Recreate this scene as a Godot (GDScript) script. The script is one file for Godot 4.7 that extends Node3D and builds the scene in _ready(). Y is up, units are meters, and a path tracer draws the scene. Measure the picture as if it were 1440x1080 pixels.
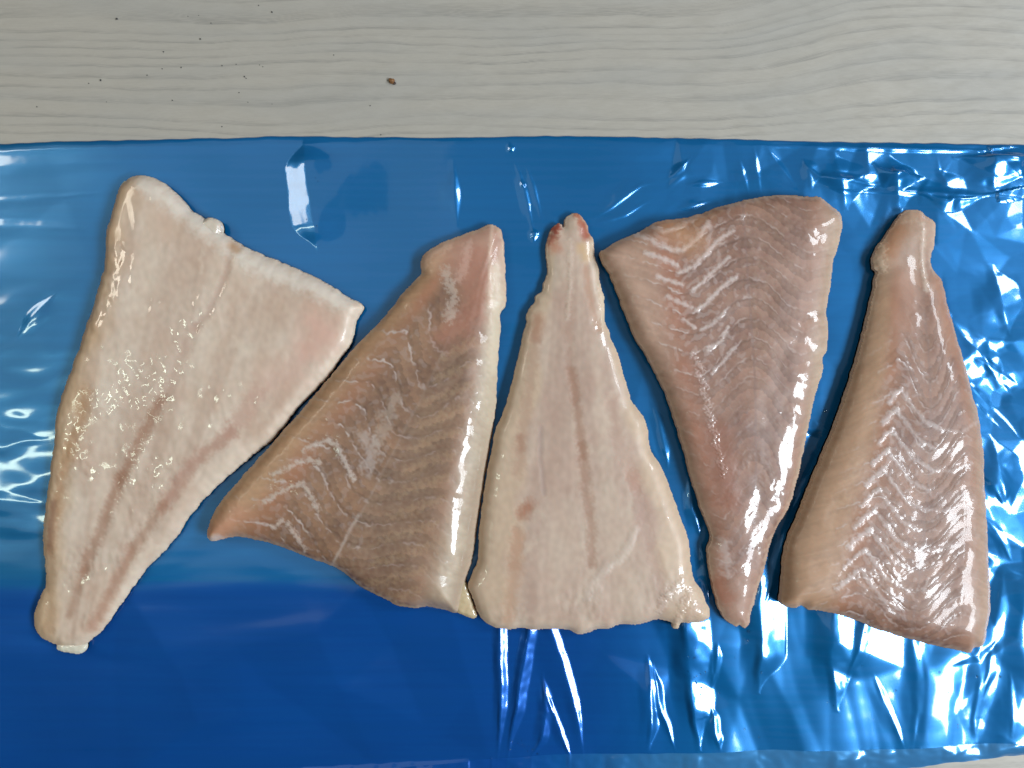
extends Node3D
# Five raw fish fillets laid out on a blue plastic bag on a pale wood-grain table, seen from straight above.
# Plan units: 1 unit = PX metres; x to the right, y towards the near edge of the table, (720, 540) is the middle.

const PX := 0.00032
const CAM_H := 0.36
const CELL := 1.25
const FILM_CELL := 1.7
const TABLE_Y := -0.0012

var nz := FastNoiseLite.new()
var nf := FastNoiseLite.new()
var names := {}

func _ready():
	nz.noise_type = FastNoiseLite.TYPE_SIMPLEX_SMOOTH; nz.seed = 11; nz.frequency = 1.0; nz.fractal_type = FastNoiseLite.FRACTAL_NONE
	nf.noise_type = FastNoiseLite.TYPE_SIMPLEX_SMOOTH; nf.seed = 47; nf.frequency = 1.0; nf.fractal_type = FastNoiseLite.FRACTAL_FBM; nf.fractal_octaves = 4
	view_and_light()
	table()
	bag()
	fillets()
	scraps()

# ---------------------------------------------------------------- camera and light
func view_and_light():
	var cam := Camera3D.new(); cam.name = "camera"
	cam.position = Vector3(0, CAM_H, 0); cam.rotation_degrees = Vector3(-90, 0, 0)
	cam.fov = rad_to_deg(2.0 * atan(540.0 * PX / CAM_H)); cam.near = 0.01; cam.far = 20.0
	add_child(cam); cam.current = true
	var env := Environment.new()
	env.background_mode = Environment.BG_COLOR
	env.background_color = Color(0.19, 0.19, 0.19); env.background_energy_multiplier = 1.0
	env.tonemap_mode = Environment.TONE_MAPPER_LINEAR; env.tonemap_exposure = 0.80
	env.sdfgi_enabled = true; env.ssao_enabled = true; env.ssil_enabled = true
	var we := WorldEnvironment.new(); we.name = "world"; we.environment = env; add_child(we)
	# the window to the right of the table
	area("window_light", WINDOW, Vector3(0.05, 0, 0.05), Vector2(0.62, 0.42), 15.0, Color(0.93, 0.97, 1.0))
	area("window_light_001", Vector3(1.28, 1.1, -0.50), Vector3(0.05, 0, -0.05), Vector2(0.42, 0.42), 10.0, Color(0.93, 0.97, 1.0))
	# the lit ceiling
	area("ceiling_light", Vector3(-1.05, 2.2, -0.52), Vector3(-1.05, 0, -0.52), Vector2(1.7, 2.2), 0.22, Color(0.96, 1.0, 0.97))
	area("ceiling_light_001", Vector3(0.7, 2.2, -0.52), Vector3(0.7, 0, -0.52), Vector2(1.8, 2.2), 0.07, Color(0.96, 1.0, 1.0))
	# a lamp on the ceiling to the left, and a warm one nearer the wall
	area("lamp_light", Vector3(-1.55, 2.1, 0.22), Vector3(-1.55, 0, 0.22), Vector2(0.90, 0.08), 8.0, Color(0.93, 1.0, 0.90))
	area("wall_lamp_light", Vector3(-0.95, 0.95, -0.39), Vector3(-0.1, 0, -0.1), Vector2(0.42, 0.18), 4.6, Color(1.0, 0.96, 0.88))

const WINDOW := Vector3(1.12, 1.18, 0.45)

func area(called, at: Vector3, to: Vector3, size: Vector2, energy: float, col: Color):
	var l := AreaLight3D.new(); l.name = called
	l.area_size = size; l.area_normalize_energy = false
	l.light_energy = energy; l.light_color = col; l.shadow_enabled = true; l.area_range = 8.0; l.area_attenuation = 2.0
	add_child(l)
	l.position = at
	var up := Vector3(0, 0, 1) if absf((to - at).normalized().y) > 0.98 else Vector3.UP
	l.look_at_from_position(at, to, up)

# ---------------------------------------------------------------- small helpers
func numbered(called: String) -> String:
	if not names.has(called):
		names[called] = 0
		return called
	names[called] += 1
	return "%s_%03d" % [called, names[called]]

func tag(o: Node, label: String, category: String, group := ""):
	o.set_meta("label", label); o.set_meta("category", category)
	if group: o.set_meta("group", group)

func lin(r: float, g: float, b: float) -> Color:
	# flesh: a little darker than it shows in full light
	var c := Color(r / 255.0, g / 255.0, b / 255.0).srgb_to_linear()
	return Color(c.r * 0.78, c.g * 0.77, c.b * 0.76)

func plan(p: Vector2, h := 0.0) -> Vector3:
	return Vector3((p.x - 720.0) * PX, h, (p.y - 540.0) * PX)

func arr(verts, normals, colors, idx, uvs = null) -> ArrayMesh:
	var a := []; a.resize(Mesh.ARRAY_MAX)
	a[Mesh.ARRAY_VERTEX] = verts; a[Mesh.ARRAY_NORMAL] = normals
	if colors != null: a[Mesh.ARRAY_COLOR] = colors
	if uvs != null: a[Mesh.ARRAY_TEX_UV] = uvs
	a[Mesh.ARRAY_INDEX] = idx
	var m := ArrayMesh.new(); m.add_surface_from_arrays(Mesh.PRIMITIVE_TRIANGLES, a)
	return m

func put(called: String, m: Mesh, mat: Material, parent: Node = self) -> MeshInstance3D:
	var o := MeshInstance3D.new(); o.name = called; o.mesh = m; o.material_override = mat
	parent.add_child(o, true)
	return o

func curve_y(pts: PackedVector2Array, x: float) -> float:
	if x <= pts[0].x: return pts[0].y
	for i in range(1, pts.size()):
		if x <= pts[i].x:
			return lerpf(pts[i - 1].y, pts[i].y, smoothstep(pts[i - 1].x, pts[i].x, x) * 0.5 + 0.5 * (x - pts[i - 1].x) / (pts[i].x - pts[i - 1].x))
	return pts[pts.size() - 1].y

func V(a: Array) -> PackedVector2Array:
	var p := PackedVector2Array()
	for i in range(0, a.size(), 2): p.append(Vector2(a[i], a[i + 1]))
	return p

# ---------------------------------------------------------------- the table
func table():
	var x0 := -100; var y0 := -110; var w := 1640; var h := 340
	var im := Image.create(w, h, false, Image.FORMAT_RGB8)
	var light_c := Color(0.622, 0.598, 0.562); var dark_c := Color(0.528, 0.512, 0.486)
	var cool := Color(0.578, 0.568, 0.550)
	for j in h:
		var y := float(y0 + j)
		for i in w:
			var x := float(x0 + i)
			var dx := (x - 330.0) / 150.0
			var yy := y - 9.0 * exp(-dx * dx) + smoothstep(930.0, 1270.0, x) * (46.0 * clampf(1.0 - y / 190.0, 0.0, 1.6) + 7.0)
			yy += 7.0 * nz.get_noise_2d(x * 0.0023, y * 0.006) + 1.6 * nz.get_noise_2d(x * 0.011, y * 0.02 + 40.0)
			var ph := yy / 16.5 + 1.3 * nz.get_noise_1d(yy * 0.013 + 5.0)
			var k := floorf(ph); var f := ph - k
			var strength := 0.55 + 0.45 * nz.get_noise_2d(k * 7.31, x * 0.0035)
			var line := smoothstep(0.45, 0.93, f) * (1.0 - smoothstep(0.93, 1.0, f)) * strength
			# pores and fibres, drawn out along the grain
			var fib := nz.get_noise_2d(x * 0.022, yy * 0.75)
			var fib2 := nz.get_noise_2d(x * 0.09 + 300.0, yy * 0.5)
			var t := clampf(line * (0.75 + 0.5 * fib) + 0.10 * fib + 0.06 * fib2 + 0.06, 0.0, 1.0)
			var c := light_c.lerp(dark_c, t)
			var warm := nz.get_noise_2d(x * 0.0032 + 9.0, yy * 0.021)
			c = c.lerp(cool, clampf(0.10 + 0.35 * warm, 0.0, 0.4))
			im.set_pixel(i, j, c)
	var m := StandardMaterial3D.new(); m.resource_name = "pale_wood_laminate"
	m.albedo_texture = ImageTexture.create_from_image(im); m.roughness = 0.5; m.metallic_specular = 0.4
	var bump := NoiseTexture2D.new(); bump.width = 256; bump.height = 256; bump.seamless = true; bump.as_normal_map = true; bump.bump_strength = 1.5
	var bn := FastNoiseLite.new(); bn.seed = 5; bn.frequency = 0.06; bump.noise = bn
	m.normal_enabled = true; m.normal_texture = bump; m.normal_scale = 0.25
	# top laid as mirrored tiles, so that the grain runs on without a seam
	var tw := w * PX; var th := h * PX
	var ox := (x0 - 720.0) * PX; var oz := (y0 - 540.0) * PX
	var vs := PackedVector3Array(); var ns := PackedVector3Array(); var us := PackedVector2Array(); var ix := PackedInt32Array()
	for a in range(-1, 2):
		for b in range(-2, 7):
			var n := vs.size()
			for q in [[0, 0], [1, 0], [1, 1], [0, 1]]:
				vs.append(Vector3(ox + (a + q[0]) * tw, TABLE_Y, oz + (b + q[1]) * th)); ns.append(Vector3.UP)
				us.append(Vector2(q[0] if a % 2 == 0 else 1 - q[0], q[1] if b % 2 == 0 else 1 - q[1]))
			ix.append_array([n, n + 1, n + 2, n, n + 2, n + 3])
	# rim
	var lo := Vector3(ox - tw, TABLE_Y, oz - 2 * th); var hi := Vector3(ox + 2 * tw, TABLE_Y, oz + 7 * th)
	var ring := [lo, Vector3(hi.x, TABLE_Y, lo.z), hi, Vector3(lo.x, TABLE_Y, hi.z)]
	for k in 4:
		var p: Vector3 = ring[k]; var q2: Vector3 = ring[(k + 1) % 4]
		var nn := (q2 - p).cross(Vector3.UP).normalized(); var n := vs.size()
		vs.append_array([p, q2, q2 + Vector3(0, -0.03, 0), p + Vector3(0, -0.03, 0)])
		for z in 4: ns.append(nn)
		us.append_array([Vector2(0, 0), Vector2(1, 0), Vector2(1, 0.08), Vector2(0, 0.08)])
		ix.append_array([n, n + 2, n + 1, n, n + 3, n + 2])
	var o := put("table_top", arr(vs, ns, null, ix, us), m)
	o.set_meta("kind", "structure"); o.set_meta("label", "pale grey table top with fine wavy wood grain")

# ---------------------------------------------------------------- the blue bag
var fw := 0
var fh := 0
var fx0 := -130.0
var fx1 := 1570.0
var film_h := PackedFloat32Array()
var ftop := PackedFloat32Array()
var fbot := PackedFloat32Array()
var scr_d := PackedFloat32Array()
var scr_u := PackedFloat32Array()

func window_tilt(p: Vector2) -> Vector2:
	# the slope a piece of film needs to turn its shine from the window up to above the table
	var at := plan(p)
	var hv := (Vector3(0, CAM_H, 0) - at).normalized() + (WINDOW - at).normalized()
	return Vector2(hv.x, hv.z) / hv.y

func crease(pts: PackedVector2Array, rise: float, fall: float, tilt: float, face: Vector2, taper := 0.5, soft := 0.4):
	# a fold of the film: a slow rise, then a facet of the given width that falls towards face
	var total := 0.0
	for k in range(1, pts.size()): total += pts[k].distance_to(pts[k - 1])
	var touched := PackedInt32Array()
	var run := 0.0
	var reach := maxf(rise, fall) + 2.0
	for k in range(1, pts.size()):
		var a := pts[k - 1]; var b := pts[k]
		var ab := b - a; var ln := ab.length(); var dir := ab / ln
		var nr := Vector2(-dir.y, dir.x)
		if nr.dot(face) < 0.0: nr = -nr
		var i0 := maxi(0, int((minf(a.x, b.x) - reach - fx0) / FILM_CELL)); var i1 := mini(fw - 1, int((maxf(a.x, b.x) + reach - fx0) / FILM_CELL) + 1)
		for i in range(i0, i1 + 1):
			var x := fx0 + i * FILM_CELL
			var t0 := ftop[i]; var st := (fbot[i] - t0) / (fh - 1)
			var j0 := maxi(0, int((minf(a.y, b.y) - reach - t0) / st)); var j1 := mini(fh - 1, int((maxf(a.y, b.y) + reach - t0) / st) + 1)
			for j in range(j0, j1 + 1):
				var rel := Vector2(x, t0 + j * st) - a
				var along := rel.dot(dir)
				if (along < 0.0 and k > 1) or (along > ln and k < pts.size() - 1):
					# beyond a joint: measured from the joint
					if along < -reach or along > ln + reach: continue
					var jp := a if along < 0.0 else b
					var dd := (Vector2(x, t0 + j * st) - jp).length()
					dd = dd if rel.dot(nr) > 0.0 else -dd
					var n0 := j * fw + i
					if scr_d[n0] > 9000.0: touched.append(n0)
					if absf(dd) < absf(scr_d[n0]): scr_d[n0] = dd; scr_u[n0] = (run + clampf(along, 0.0, ln)) / total
					continue
				if along < 0.0 or along > ln: continue
				var d := rel.dot(nr)
				var n := j * fw + i
				if scr_d[n] > 9000.0: touched.append(n)
				if absf(d) < absf(scr_d[n]): scr_d[n] = d; scr_u[n] = (run + along) / total
		run += ln
	for n in touched:
		var px := fx0 + (n % fw) * FILM_CELL; var py := float(n / fw) * FILM_CELL
		var d := scr_d[n] + (0.6 + 0.035 * fall) * nz.get_noise_2d(px * 0.022, py * 0.022) + 0.35 * nz.get_noise_2d(px * 0.06, py * 0.06); var u := scr_u[n]
		scr_d[n] = 9999.0
		var tp := smoothstep(0.0, taper, u) * (1.0 - smoothstep(1.0 - taper, 1.0, u))
		var wl := fall * 1.25 * (0.04 + 0.96 * tp)
		var hh := tilt * wl * PX
		var v := 0.0
		if d < 0.0: v = lerpf(hh * sin(PI * u) * sin(PI * u), hh, smoothstep(-0.35 * rise, 0.0, d)) * smoothstep(-rise, 0.0, d) if d > -rise else 0.0
		elif d < wl:
			var fq := d / wl
			v = hh * (1.0 - lerpf(fq, smoothstep(0.0, 1.0, fq), soft))
		film_h[n] += v

func facets(x0: float, x1: float, y0: float, y1: float, sx: float, sy: float, high: float, seed_: int, share: Callable):
	# crumpled film: flat facets between sharp creases, heights in metres
	var rng := RandomNumberGenerator.new(); rng.seed = seed_
	var pts := PackedVector2Array(); var hs := PackedFloat32Array()
	var y := y0
	while y <= y1:
		var x := x0
		while x <= x1:
			var p := Vector2(x + rng.randf_range(-0.48, 0.48) * sx, y + rng.randf_range(-0.48, 0.48) * sy)
			pts.append(p); hs.append(rng.randf_range(-1.0, 1.0) * high * share.call(p.x, p.y))
			x += sx
		y += sy
	var tri := Geometry2D.triangulate_delaunay(pts)
	for k in range(0, tri.size(), 3):
		var a := pts[tri[k]]; var b := pts[tri[k + 1]]; var c := pts[tri[k + 2]]
		var ha := hs[tri[k]]; var hb := hs[tri[k + 1]]; var hc := hs[tri[k + 2]]
		if ha == 0.0 and hb == 0.0 and hc == 0.0: continue
		var det := (b - a).cross(c - a)
		if absf(det) < 1e-4: continue
		var i0 := maxi(0, ceili((minf(a.x, minf(b.x, c.x)) - fx0) / FILM_CELL)); var i1 := mini(fw - 1, floori((maxf(a.x, maxf(b.x, c.x)) - fx0) / FILM_CELL))
		for i in range(i0, i1 + 1):
			var x := fx0 + i * FILM_CELL
			var st := (fbot[i] - ftop[i]) / (fh - 1)
			var j0 := maxi(0, ceili((minf(a.y, minf(b.y, c.y)) - ftop[i]) / st)); var j1 := mini(fh - 1, floori((maxf(a.y, maxf(b.y, c.y)) - ftop[i]) / st))
			for j in range(j0, j1 + 1):
				var p := Vector2(x, ftop[i] + j * st) - a
				var u := p.cross(c - a) / det; var v := (b - a).cross(p) / det
				if u < 0.0 or v < 0.0 or u + v >= 1.0: continue
				film_h[j * fw + i] += ha + (hb - ha) * u + (hc - ha) * v

func soften(passes: int, from_x: float):
	var i0 := int((from_x - fx0) / FILM_CELL)
	for k in passes:
		var src := film_h.duplicate()
		for j in range(1, fh - 1):
			for i in range(maxi(1, i0), fw - 1):
				var n := j * fw + i
				film_h[n] = src[n] * 0.36 + (src[n - 1] + src[n + 1] + src[n - fw] + src[n + fw]) * 0.16

func bag():
	var top := V([-130, 204, 0, 201, 100, 197, 300, 193, 400, 190, 480, 191, 620, 192, 750, 190, 830, 190, 960, 193, 1060, 195, 1150, 198, 1300, 200, 1440, 202, 1570, 204])
	var bot := V([-130, 1092, 0, 1092, 480, 1088, 620, 1074, 700, 1066, 800, 1060, 915, 1058, 1000, 1056, 1100, 1054, 1160, 1055, 1260, 1053, 1340, 1048, 1440, 1044, 1570, 1040])
	fw = int((fx1 - fx0) / FILM_CELL) + 1; fh = int(872.0 / FILM_CELL) + 1
	film_h.resize(fw * fh); ftop.resize(fw); fbot.resize(fw)
	scr_d.resize(fw * fh); scr_d.fill(9999.0); scr_u.resize(fw * fh)
	for i in fw:
		var x := fx0 + i * FILM_CELL
		ftop[i] = curve_y(top, x) + 0.8 * nz.get_noise_1d(x * 0.03); fbot[i] = curve_y(bot, x) + 0.5 * nz.get_noise_1d(x * 0.02 + 90.0)
	# slack of the film: low waves on the left, long upright folds at the near right, crumples at the far right
	for i in fw:
		var x := fx0 + i * FILM_CELL
		var right := smoothstep(640.0, 1150.0, x)
		var far_right := smoothstep(1320.0, 1400.0, x)
		var st := (fbot[i] - ftop[i]) / (fh - 1)
		for j in fh:
			var y := ftop[i] + j * st
			var low := smoothstep(780.0, 930.0, y)
			var leftish := (1.0 - smoothstep(60.0, 150.0, x)) * smoothstep(380.0, 440.0, y) * (1.0 - smoothstep(740.0, 790.0, y))
			# millimetres
			var h := 0.16 * nz.get_noise_2d(x * 0.0042, y * 0.0085) + 0.05 * nz.get_noise_2d(x * 0.006 + 50.0, y * 0.028)
			h += leftish * (0.16 * nz.get_noise_2d(x * 0.010, y * 0.024 + 9.0) + 0.10 * (0.3 - absf(nz.get_noise_2d(x * 0.012 + y * 0.006, y * 0.028))))
			h += right * low * (1.15 * nz.get_noise_2d(x * 0.0085 + 0.0024 * y, y * 0.0023 + 7.0) + 0.20 * absf(nz.get_noise_2d(x * 0.019 - 0.004 * y + 31.0, y * 0.0045)))
			film_h[j * fw + i] = h * 0.001
	var top_share := func(x, y): return smoothstep(850.0, 960.0, x) * (1.0 - smoothstep(285.0, 345.0, y)) * smoothstep(203.0, 225.0, y)
	var side_share := func(x, y): return smoothstep(1300.0, 1390.0, x) * smoothstep(340.0, 470.0, y) * (1.0 - 0.5 * smoothstep(860.0, 950.0, y))
	var gap_share := func(x, y): return 0.5 * smoothstep(830.0, 900.0, x) * smoothstep(300.0, 360.0, y) * (1.0 - smoothstep(800.0, 900.0, y))
	facets(-200, 1000, 170, 860, 95, 70, 0.00030, 12, func(x, y): return smoothstep(195.0, 240.0, y) * (1.0 - smoothstep(760.0, 820.0, y)) * (1.0 - smoothstep(850.0, 950.0, x)))
	facets(660, 1620, 820, 1120, 40, 130, 0.0019, 9, func(x, y): return smoothstep(690.0, 1060.0, x) * smoothstep(840.0, 900.0, y))
	facets(60, 800, 800, 1160, 64, 130, 0.0017, 15, func(x, y): return smoothstep(810.0, 860.0, y) * smoothstep(60.0, 300.0, x) * (1.0 - smoothstep(640.0, 740.0, x)))
	soften(8, -100.0)
	facets(800, 1620, 190, 380, 62, 40, 0.0017, 3, top_share)
	facets(800, 1620, 190, 380, 27, 22, 0.00032, 4, top_share)
	facets(1260, 1620, 320, 1080, 46, 58, 0.0017, 5, side_share)
	facets(1260, 1620, 320, 1080, 21, 30, 0.00030, 6, side_share)
	facets(800, 1640, 280, 920, 44, 60, 0.0013, 8, gap_share)
	soften(2, 640.0)
	var E := Vector2(0.95, 0.3)
	var S := Vector2(0.35, 0.95)
	# folds that catch the window at the near edge
	for c in [
		[V([704, 800, 703, 880, 704, 1000, 700, 1066]), 12, 9, E], [V([746, 810, 743, 890, 731, 960, 714, 1066]), 12, 11, E],
		[V([764, 945, 768, 1000, 760, 1040, 748, 1066]), 14, 9, E], [V([752, 800, 772, 878, 790, 930, 806, 985, 821, 1060]), 40, 9, E], [V([768, 970, 790, 1035, 806, 1070]), 14, 5, E],
		[V([912, 920, 916, 1000, 913, 1054]), 20, 10, E], [V([918, 930, 930, 1000, 950, 1056]), 8, 6, E], [V([955, 800, 962, 875, 968, 960, 975, 1010, 985, 1054]), 26, 30, E], [V([1000, 990, 1004, 1030, 1012, 1054]), 14, 8, E],
		[V([1009, 900, 1004, 940, 1000, 970]), 10, 6, E], [V([1072, 770, 1064, 850, 1068, 900, 1066, 975]), 28, 34, E], [V([1172, 790, 1168, 868, 1166, 930, 1178, 1000]), 26, 26, E], [V([1226, 810, 1212, 880, 1200, 920, 1190, 960]), 10, 12, E],
		[V([1276, 800, 1283, 900, 1287, 950, 1288, 1000, 1283, 1052]), 22, 9, E], [V([1228, 945, 1243, 985, 1262, 1030, 1272, 1052]), 18, 5, E], [V([1366, 810, 1375, 900, 1378, 960, 1370, 1010, 1374, 1046]), 24, 18, E], [V([1412, 800, 1398, 880, 1392, 930, 1380, 985]), 16, 12, E],
		[V([1418, 940, 1421, 1000, 1420, 1040]), 12, 5, E], [V([1362, 500, 1385, 512, 1400, 530, 1425, 560]), 16, 11, S], [V([1378, 500, 1402, 520, 1432, 545]), 16, 9, S], [V([1358, 530, 1382, 560, 1412, 592, 1438, 622]), 12, 4, E],
		[V([1362, 560, 1382, 580, 1410, 606]), 10, 4, E], [V([1374, 660, 1392, 680, 1412, 712]), 14, 16, E], [V([1378, 720, 1400, 748, 1424, 790]), 12, 6, E], [V([1386, 780, 1408, 800, 1440, 812]), 16, 10, S],
		[V([968, 670, 972, 715, 984, 752]), 14, 12, E], [V([984, 760, 990, 800, 996, 850]), 12, 8, E], [V([1112, 725, 1136, 680, 1166, 622]), 10, 6, S], [V([1142, 590, 1152, 602, 1170, 606]), 12, 8, S], [V([1108, 735, 1090, 800, 1074, 850]), 12, 9, E], [V([915, 560, 928, 600, 940, 660]), 12, 7, E],
	]:
		var pm: Vector2 = (c[0][0] + c[0][c[0].size() - 1]) * 0.5
		var dir: Vector2 = (c[0][c[0].size() - 1] - c[0][0]).normalized(); var nr := Vector2(-dir.y, dir.x)
		if nr.dot(c[3]) < 0.0: nr = -nr
		crease(c[0], c[1], c[2], maxf(0.10, window_tilt(pm).dot(nr)), c[3], 0.3)
	# folds at the far edge, facing the near side
	for c in [
		[V([1130, 232, 1150, 250, 1200, 258, 1245, 262]), 12, 14], [V([1225, 232, 1250, 246, 1300, 250]), 14, 20], [V([1340, 221, 1380, 222, 1470, 224]), 10, 22], [V([1290, 272, 1330, 284, 1390, 276]), 14, 14],
		[V([1120, 264, 1200, 268, 1300, 272, 1400, 275, 1470, 282]), 10, 4], [V([960, 262, 990, 258, 1020, 256]), 12, 5], [V([945, 296, 975, 290, 1000, 284]), 12, 5], [V([935, 255, 955, 240, 972, 222]), 12, 5],
		[V([830, 312, 862, 290, 900, 262, 925, 258]), 22, 4], [V([836, 318, 880, 302, 920, 280]), 18, 3], [V([712, 214, 726, 206]), 10, 4], [V([730, 264, 742, 258]), 10, 3],
		[V([1000, 205, 1100, 206, 1250, 209, 1470, 215]), 8, 5],
	]:
		var pm: Vector2 = (c[0][0] + c[0][c[0].size() - 1]) * 0.5
		crease(c[0], c[1], c[2], maxf(0.2, window_tilt(pm).dot(S.normalized())), S)
	for c in [
		[V([1172, 214, 1178, 250, 1190, 296]), 30, 34], [V([1250, 216, 1258, 250, 1268, 300]), 34, 26], [V([1322, 236, 1332, 262, 1340, 296]), 26, 22], [V([1392, 212, 1396, 240, 1402, 270]), 40, 44], [V([1128, 220, 1136, 244, 1140, 268]), 14, 14],
		[V([1310, 434, 1322, 446, 1334, 462]), 16, 12], [V([1350, 470, 1378, 500, 1410, 545]), 30, 18], [V([1396, 372, 1404, 420, 1418, 470]), 40, 24], [V([1390, 610, 1402, 660, 1420, 720]), 30, 26],
	]:
		crease(c[0], c[1], c[2], 0.13, Vector2(1, 0), 0.4, 0.2)
	for c in [
		[V([1060, 202, 1063, 235, 1071, 275]), 12, 5], [V([1040, 222, 1044, 245, 1054, 274]), 12, 5], [V([1080, 208, 1098, 235, 1120, 262]), 14, 5], [V([1318, 215, 1323, 246, 1332, 236, 1342, 222]), 8, 4],
		[V([722, 218, 738, 268, 752, 334]), 14, 4], [V([738, 224, 750, 262, 764, 318]), 10, 3], [V([640, 225, 640, 270, 644, 320]), 30, 7], [V([748, 318, 752, 330, 750, 344]), 10, 6],
	]:
		var pm: Vector2 = (c[0][0] + c[0][c[0].size() - 1]) * 0.5
		crease(c[0], c[1], c[2], window_tilt(pm).x, Vector2(1, 0))
	# folds on the left, facing the lamps there
	for c in [
		[V([-130, 318, 0, 318, 80, 320, 165, 326]), 20, 9, 0.075, Vector2(-0.2, -1), 0.1], [V([-130, 284, 0, 283, 60, 279, 130, 272, 175, 268]), 14, 5, 0.07, Vector2(-0.2, -1), 0.15], [V([-130, 236, 0, 234, 90, 230, 240, 226]), 20, 12, 0.035, Vector2(-0.2, -1), 0.3],
		[V([427, 196, 447, 354]), 130, 26, 0.235, Vector2(-0.9, -0.45), 0.05, 0.26], [V([20, 480, 48, 446, 84, 408]), 18, 9, 0.14, Vector2(-0.7, -0.7)],
		[V([-60, 612, 10, 622, 70, 616]), 26, 16, 0.05, Vector2(0, -1)], [V([-60, 700, 20, 704, 70, 708]), 26, 10, 0.06, Vector2(0, -1)],
	]:
		crease(c[0], c[1], c[2], c[3], c[4], c[6] if c.size() > 6 else 0.45, c[5] if c.size() > 5 else 0.4)
	# rolled edge where the tube of film is folded over
	for i in fw:
		var st := (fbot[i] - ftop[i]) / (fh - 1)
		for j in fh:
			var n := j * fw + i
			var e := j * st; var e2 := (fh - 1 - j) * st
			var hh := film_h[n] + 0.00035 * exp(-e / 9.0) + 0.0004
			if e < 12.0: hh = lerpf(TABLE_Y + 0.0006, hh, sqrt(clampf(e / 12.0, 0.0, 1.0)))
			if j == 0: hh = TABLE_Y
			film_h[n] = maxf(hh, TABLE_Y + 0.0003) if j > 0 else hh
	# the mesh
	var vs := PackedVector3Array(); vs.resize(fw * fh); var ns := PackedVector3Array(); ns.resize(fw * fh); var cs := PackedColorArray(); cs.resize(fw * fh)
	var us := PackedVector2Array(); us.resize(fw * fh)
	var deep := Color(0.003, 0.058, 0.31); var mid := Color(0.008, 0.128, 0.34); var lamp_teal := Color(0.010, 0.11, 0.24)
	for j in fh:
		for i in fw:
			var n := j * fw + i
			var x := fx0 + i * FILM_CELL
			var st := (fbot[i] - ftop[i]) / (fh - 1); var y := ftop[i] + j * st
			vs[n] = plan(Vector2(x, y), film_h[n])
			us[n] = Vector2(x * PX * 20.0, y * PX * 20.0)
			var ia := maxi(i - 1, 0); var ib := mini(i + 1, fw - 1); var ja := maxi(j - 1, 0); var jb := mini(j + 1, fh - 1)
			var gx := (film_h[j * fw + ib] - film_h[j * fw + ia]) / ((ib - ia) * FILM_CELL * PX)
			var gy := (film_h[jb * fw + i] - film_h[ja * fw + i]) / ((jb - ja) * st * PX)
			ns[n] = Vector3(-gx, 1.0, -gy).normalized()
			var streak := nz.get_noise_2d(x * 0.003, y * 0.11)
			var c := mid.lerp(deep, smoothstep(806.0, 834.0, y + 5.0 * streak) * 0.75 * (1.0 - smoothstep(760.0, 1080.0, x)))  # ceiling reflection painted into the blue: greener within it, deeper beyond its edge
			c = c.lerp(lamp_teal, 0.6 * (1.0 - smoothstep(40.0, 260.0, x)) * (1.0 - smoothstep(790.0, 850.0, y)))  # greenish lamp reflection at the left painted into the film colour
			var k := 1.0 + 0.035 * streak + 0.06 * nz.get_noise_2d(x * 0.006, y * 0.006 + 20.0)
			cs[n] = Color(c.r * k, c.g * k, c.b * k)
	var ix := PackedInt32Array(); ix.resize((fw - 1) * (fh - 1) * 6)
	var q := 0
	for j in fh - 1:
		for i in fw - 1:
			var a := j * fw + i
			ix[q] = a; ix[q + 1] = a + 1; ix[q + 2] = a + fw + 1; ix[q + 3] = a; ix[q + 4] = a + fw + 1; ix[q + 5] = a + fw
			q += 6
	var m := StandardMaterial3D.new(); m.resource_name = "blue_film"
	m.vertex_color_use_as_albedo = true; m.metallic = 0.38; m.roughness = 0.27; m.metallic_specular = 0.3
	m.clearcoat_enabled = true; m.clearcoat = 1.0; m.clearcoat_roughness = 0.07
	var root := Node3D.new(); root.name = numbered("plastic_bag"); add_child(root)
	tag(root, "shiny blue plastic bag spread flat on the pale table under the fish", "plastic bag")
	put("film", arr(vs, ns, cs, ix, us), m, root)
	# sealed hem along the near edge: one thin layer, the table shows through
	var out := V([-130, 1140, 0, 1138, 600, 1122, 800, 1108, 900, 1103, 960, 1098, 1100, 1096, 1160, 1091, 1240, 1085, 1290, 1081, 1340, 1074, 1440, 1063, 1570, 1053])
	var hv := PackedVector3Array(); var hn := PackedVector3Array(); var hi := PackedInt32Array(); var hc := PackedColorArray()
	var rows := 17
	for i in fw:
		var x := fx0 + i * FILM_CELL
		var yo := curve_y(out, x) + 0.7 * nz.get_noise_1d(x * 0.05 + 8.0)
		for r in rows:
			var f := r / (rows - 1.0)
			var y := lerpf(fbot[i] - 0.6, yo, f)
			var slack := 0.0003 * sin(f * PI) * (1.0 + nz.get_noise_1d(x * 0.03 + 3.0)) + 0.0007 * sin(f * PI) * smoothstep(0.1, 0.5, nz.get_noise_2d(x * 0.013, 4.0)) + 0.00012 * nz.get_noise_2d(x * 0.05, y * 0.08)
			hv.append(plan(Vector2(x, y), maxf(TABLE_Y + 0.00025, lerpf(film_h[(fh - 1) * fw + i] - 0.00012, TABLE_Y + 0.0003, f) + slack)))
			var bl := smoothstep(700.0, 1000.0, x)
			hc.append(Color(lerpf(0.004, 0.02, bl), lerpf(0.07, 0.19, bl), lerpf(0.30, 0.44, bl), lerpf(0.98, 0.78, bl)))
	hn.resize(hv.size())
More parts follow.
